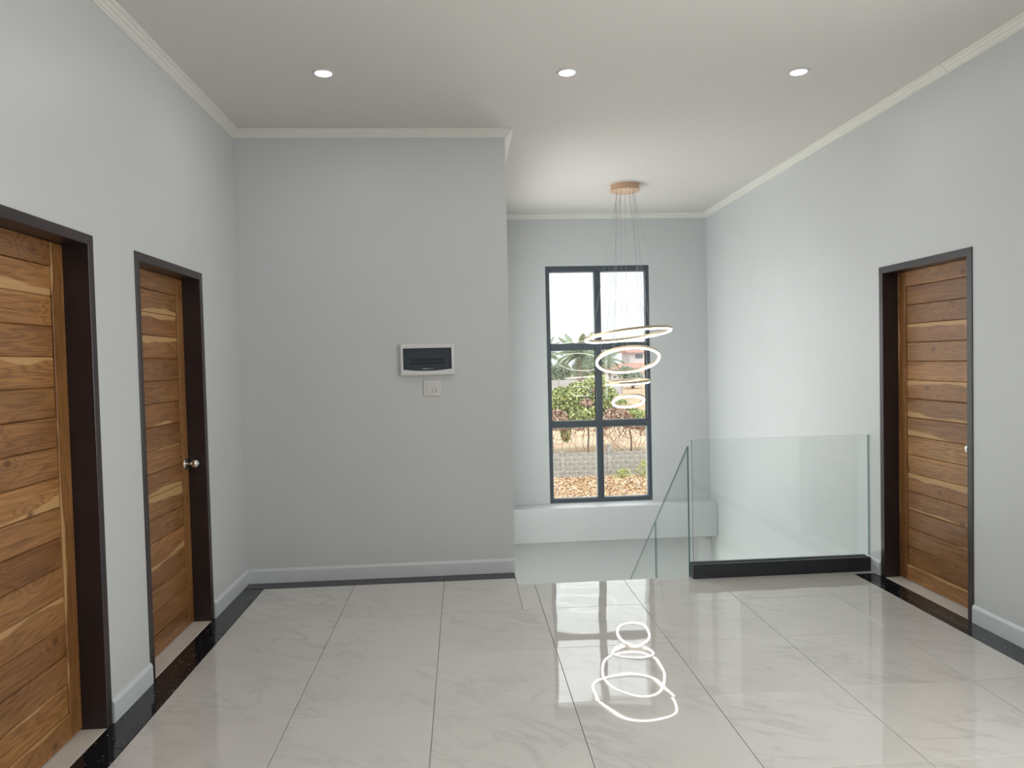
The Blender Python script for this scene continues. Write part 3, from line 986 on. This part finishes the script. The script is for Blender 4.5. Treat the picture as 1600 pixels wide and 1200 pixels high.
# block wall
BW_Y, BW_X0, BW_N, BW_C = 30.5, -0.4, 34, 5
bwl = empty('block_wall', (BW_X0, BW_Y, GO))
tag(bwl, 'weathered grey concrete block garden wall behind the fallen leaves', 'garden wall')
add('mortar_core', box_mesh('mortar_core', 0, BW_N * 0.4, 0.012, 0.14, 0, 1.02), 'mortar', bwl)
M_BLK = box_mesh('block', -0.194, 0.194, 0.0, 0.15, -0.094, 0.094, 0.006)
for c in range(BW_C):
    for k in range(BW_N):
        o = add('block', M_BLK, 'block', bwl, (0.2 + 0.4 * k + (0.2 if c % 2 else 0), R_.uniform(-0.008, 0.008), 0.1 + 0.2 * c))
        if c % 2 and k == BW_N - 1:
            bpy.data.objects.remove(o)
for px in (-0.2, 2.5, 4.58, 6.6, 9.0, 11.4):
    add('pier', box_mesh('pier', -0.10, 0.10, -0.05, 0.18, 0, 1.10 + (0.28 if px == 6.6 else 0), 0.01), 'block', bwl, (px, 0, 0))

def twig(pts, r0, r1, seg=5):
    n = len(pts)
    return tube('stem', pts, [r0 + (r1 - r0) * i / (n - 1) for i in range(n)], seg)
def wander(p, d, n, step, jit, sag=0.0):
    pts = [Vector(p)]
    d = Vector(d).normalized()
    for _ in range(n):
        d = (d + Vector((R_.gauss(0, jit), R_.gauss(0, jit), R_.gauss(0, jit) - sag))).normalized()
        pts.append(pts[-1] + d * step)
    return pts

# big vine covered bush: union of leafy lobes
def lobes_mesh(name, lobes, count, size, tmin=0.0, tmax=1.0):
    tot = sum(l[3] * l[4] + l[3] * l[5] for l in lobes)
    it = []
    for (cx, cy, cz, rx, ry, rz) in lobes:
        m = int(count * (rx * ry + rx * rz) / tot)
        for _ in range(m):
            th, ph = R_.uniform(0, 2 * PI), math.acos(R_.uniform(-1, 1))
            q = R_.uniform(0.72, 1.05)
            d = Vector((math.sin(ph) * math.cos(th) * rx * q, math.sin(ph) * math.sin(th) * ry * q, math.cos(ph) * rz * q))
            it.append((Vector((cx, cy, cz)) + d, rot(), size * R_.uniform(0.7, 1.3), size * R_.uniform(0.4, 0.7), tmin + (tmax - tmin) * R_.random()))
    return quads_mesh(name, it)
bush = empty('vine_covered_bush', (6.8, 38, GO))
tag(bush, 'large green bush overgrown with vines behind the block wall', 'bush')
def loc_l(ls): return [(a - 6.8, b - 38, c - GO, d, e, f) for a, b, c, d, e, f in ls]
green = [(5.2, 38, -0.75, 0.75, 0.9, 0.8), (6.1, 38.2, -0.55, 0.8, 0.9, 0.85), (7.1, 38.2, -0.35, 0.85, 1.0, 1.05), (7.7, 38, -0.75, 0.55, 0.8, 0.75), (6.3, 37.6, -1.4, 0.9, 0.8, 0.6), (5.6, 37.7, -1.6, 0.5, 0.6, 0.5),
         (8.3, 38.4, -1.1, 0.5, 0.7, 0.5), (9.1, 38.2, -1.65, 0.75, 0.7, 0.42), (10.0, 38.2, -1.75, 0.7, 0.7, 0.42), (3.9, 38.4, -1.2, 0.9, 0.9, 0.8), (11.2, 38.3, -1.8, 0.9, 0.8, 0.6), (5.35, 37.6, -2.3, 0.25, 0.3, 0.5)]
dry = [(4.9, 37.3, -1.6, 0.55, 0.5, 0.55), (7.4, 37.3, -1.75, 0.6, 0.5, 0.35), (8.0, 37.4, -1.5, 0.7, 0.6, 0.5), (9.3, 37.6, -2.0, 0.9, 0.4, 0.2), (6.0, 37.1, -1.9, 0.35, 0.3, 0.25), (7.0, 37.4, -0.1, 0.3, 0.3, 0.2), (6.4, 37.25, -0.75, 0.35, 0.3, 0.2)]
f1 = add('green_foliage', lobes_mesh('green_foliage', loc_l(green), 15000, 0.10), 'green_leaf', bush)
f1['kind'] = 'stuff'
f2 = add('dry_foliage', lobes_mesh('dry_foliage', loc_l(dry), 4500, 0.085), 'dry_leaf', bush)
f2['kind'] = 'stuff'
f2['label'] = 'dry pinkish brown vine leaves'
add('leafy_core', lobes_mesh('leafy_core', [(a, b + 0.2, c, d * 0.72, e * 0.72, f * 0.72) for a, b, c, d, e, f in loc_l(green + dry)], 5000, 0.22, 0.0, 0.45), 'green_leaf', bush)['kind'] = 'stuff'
for k in range(85):
    x = R_.uniform(3.4, 11.2) - 6.8
    z0 = R_.uniform(1.5, 2.1)
    side = R_.choice((-1, 1)) * R_.uniform(0.1, 0.7)
    pts = wander((x, R_.uniform(-2.2, -0.6), z0), (side, -0.05, -1), 12, z0 / 12 * 1.05, 0.22)
    add('stem', twig(pts, R_.uniform(0.010, 0.022), 0.007), 'vine_bark', bush)
for k in range(3):
    x = (4.5, 6.6, 8.9)[k] - 6.8
    add('trunk', twig(wander((x, 0.2, 0), (0.1, 0, 1), 7, 0.28, 0.12), 0.055, 0.035, 8), 'bark', bush)

osh = empty('orange_shrub', (4.55, 41.0, GO))
tag(osh, 'small shrub with orange dry leaves at the left of the green bush', 'shrub')
add('foliage', lobes_mesh('foliage', [(0, 0, 2.75, 0.55, 0.5, 0.55), (-0.5, 0, 2.3, 0.5, 0.5, 0.6)], 1500, 0.09), 'orange_leaf', osh)['kind'] = 'stuff'
add('trunk', twig(wander((0, 0, 0), (0, 0, 1), 8, 0.3, 0.06), 0.06, 0.03, 7), 'bark', osh)

for (x, h, lb) in ((7.46, 0.75, 'taller green weed growing against the block wall'), (6.60, 0.40, 'low green weed at the foot of the block wall')):
    wd = empty('weed', (x, 29.8, GO))
    tag(wd, lb, 'plant', 'weeds along the block wall')
    it = []
    for _ in range(160):
        z = R_.uniform(0.05, h)
        s = 0.20 * (1.1 - z / h) + 0.05
        it.append((Vector((R_.gauss(0, s), R_.gauss(0, s * 0.6), z)), rot(), 0.055, 0.03, R_.uniform(0.3, 0.8)))
    add('foliage', quads_mesh('foliage', it), 'green_leaf', wd)['kind'] = 'stuff'
    for _ in range(4):
        add('stem', twig(wander((R_.gauss(0, 0.04), 0, 0), (R_.gauss(0, 0.2), 0, 1), 5, h / 6, 0.12), 0.010, 0.004), 'bark', wd)

# palms
def frond_mesh(length, droop):
    bm = bmesh.new()
    pts = []
    for i in range(11):
        t = i / 10
        pts.append(Vector((length * (t - 0.12 * t * t), 0, length * (0.55 * t - droop * t * t))))
    bm_tube(bm, pts, [0.05 * (1 - 0.85 * i / 10) for i in range(11)], 5)
    for i in range(1, 40):
        t = i / 40
        k = min(9, int(t * 10))
        p = pts[k].lerp(pts[k + 1], t * 10 - k)
        ll = length * 0.24 * math.sin(PI * min(1, t * 0.85 + 0.15)) + 0.1
        for s in (-1, 1):
            tip = p + Vector((ll * 0.55, s * ll * 0.75, -ll * 0.45))
            w = Vector((0.055, 0, 0.01))
            v = [bm.verts.new(q) for q in (p - w, p + w, tip)]
            bm.faces.new(v)
    return to_mesh(bm, 'frond')
FR = [frond_mesh(3.0, 0.35), frond_mesh(3.2, 0.75), frond_mesh(2.6, 1.1)]
def palm(x, y, zc, label, n=20, s=1.0):
    e = empty('palm_tree', (x, y, GO))
    tag(e, label, 'palm tree', 'palms beyond the garden')
    add('trunk', tube('trunk', [(0, 0, 0), (0.05, 0, (zc - GO) * 0.5), (0, 0, zc - GO)], [0.28, 0.22, 0.2], 10), 'bark', e)
    for k in range(n):
        t = k * 2.39996
        el = (k / n)
        m = FR[0] if el < 0.4 else (FR[1] if el < 0.72 else FR[2])
        o = add('frond', m, 'palm_leaf', e, (0, 0, zc - GO), (0, -math.radians(46) + el * math.radians(85), t))
        o.scale = (s, s, s)
palm(11.4, 70, 1.9, 'tall feathery palm seen through the left panes')
palm(8.8, 79, 1.9, 'palm partly hidden by the left side of the window frame', s=0.95)
palm(14.9, 76, 1.1, 'shorter palm seen through the second ring of the chandelier', 18, 0.95)
palm(4.9, 73, 1.8, 'palm standing left of the window view', 18)

# far shed wall and tree line
shed = empty('shed_wall', (13.0, 90, GO))
tag(shed, 'low blue grey boundary wall below the palms', 'garden wall')
for k in range(9):
    add('panel', box_mesh('panel', -0.96, 0.96, 0, 0.12, 0, 2.55, 0.02), 'roof_grey', shed, (-9 + 2.0 * k - 1, 0, 0))
    add('post', box_mesh('post', -0.10, 0.10, -0.06, 0.18, 0, 2.75, 0.02), 'concrete', shed, (-9 + 2.0 * k, 0, 0))
TREES = [(11.0, 124, 4.6, 3.0), (17.5, 134, 4.2, 2.6), (23.5, 128, 5.6, 2.6), (28.5, 120, 3.5, 2.2), (31.0, 185, 5.2, 4.2), (2.5, 112, 4.8, 3.6), (66.0, 205, 6.5, 5.0)]
TL = ['pale distant tree behind the left palms', 'pale distant round tree right of the tall palm', 'hazy distant tree behind the window mullion', 'small hazy tree left of the far houses', 'hazy tree beside the far white house', 'pale distant tree left of the window view', 'hazy distant tree right of the far white house']
for (x, y, hz, rr_), lb in zip(TREES, TL):
    e = empty('distant_tree', (x, y, GO))
    tag(e, lb, 'tree', 'trees along the horizon')
    add('crown', lobes_mesh('crown', [(R_.gauss(0, rr_ * 0.4), R_.gauss(0, rr_ * 0.3), hz - rr_ * 0.55 + R_.gauss(0, rr_ * 0.2), rr_ * 0.6, rr_ * 0.6, rr_ * 0.5) for _ in range(6)], 2600, 0.26), 'far_leaf', e)['kind'] = 'stuff'
    add('trunk', tube('trunk', [(0, 0, 0), (0.1, 0, hz - rr_ * 0.5)], [0.3, 0.2], 8), 'bark', e)

# far houses
def house(name, x0, x1, y, depth, z1, roof_h, over, roof, wins, label):
    e = empty(name, (x0, y, GO))
    tag(e, label, 'house')
    w, hgt = x1 - x0, z1 - GO
    wa = add('house_wall', box_mesh('house_wall', 0, w, 0, depth, 0, hgt), 'house_white', e)
    bm = bmesh.new()
    a = [bm.verts.new(p) for p in ((-over, -over, hgt), (w + over, -over, hgt), (w + over, depth + over, hgt), (-over, depth + over, hgt), (-over, depth / 2, hgt + roof_h), (w + over, depth / 2, hgt + roof_h))]
    for q in ((0, 1, 5, 4), (2, 3, 4, 5), (0, 4, 3), (1, 2, 5), (0, 3, 2, 1)):
        bm.faces.new([a[i] for i in q])
    add('roof', to_mesh(bm, 'roof'), roof, e)
    for (a0, a1, b0, b1) in wins:
        f = add('window_frame', box_mesh('window_frame', a0 - x0 - 0.2, a1 - x0 + 0.2, -0.08, 0.05, b0 - GO - 0.2, b1 - GO + 0.2), 'print_white', e)
        add('window_glass', box_mesh('window_glass', a0 - x0, a1 - x0, -0.12, -0.081, b0 - GO, b1 - GO), 'house_glass', f)
    return e
house('far_house', 41.7, 56.0, 178, 9, 3.05, 1.3, 0.9, 'roof_red', [(42.97, 44.9, 1.5, 2.7), (48.5, 50.5, 1.5, 2.7)], 'white two storey house with red roof behind the chandelier rings')
house('low_house', 30.0, 52.0, 160, 8, -1.55, 2.1, 0.6, 'roof_red', [(33.6, 34.4, -2.75, -2.2), (38.0, 39.2, -2.75, -2.2), (43.5, 44.7, -2.75, -2.2)], 'long low white house with red roof in front of the taller house')
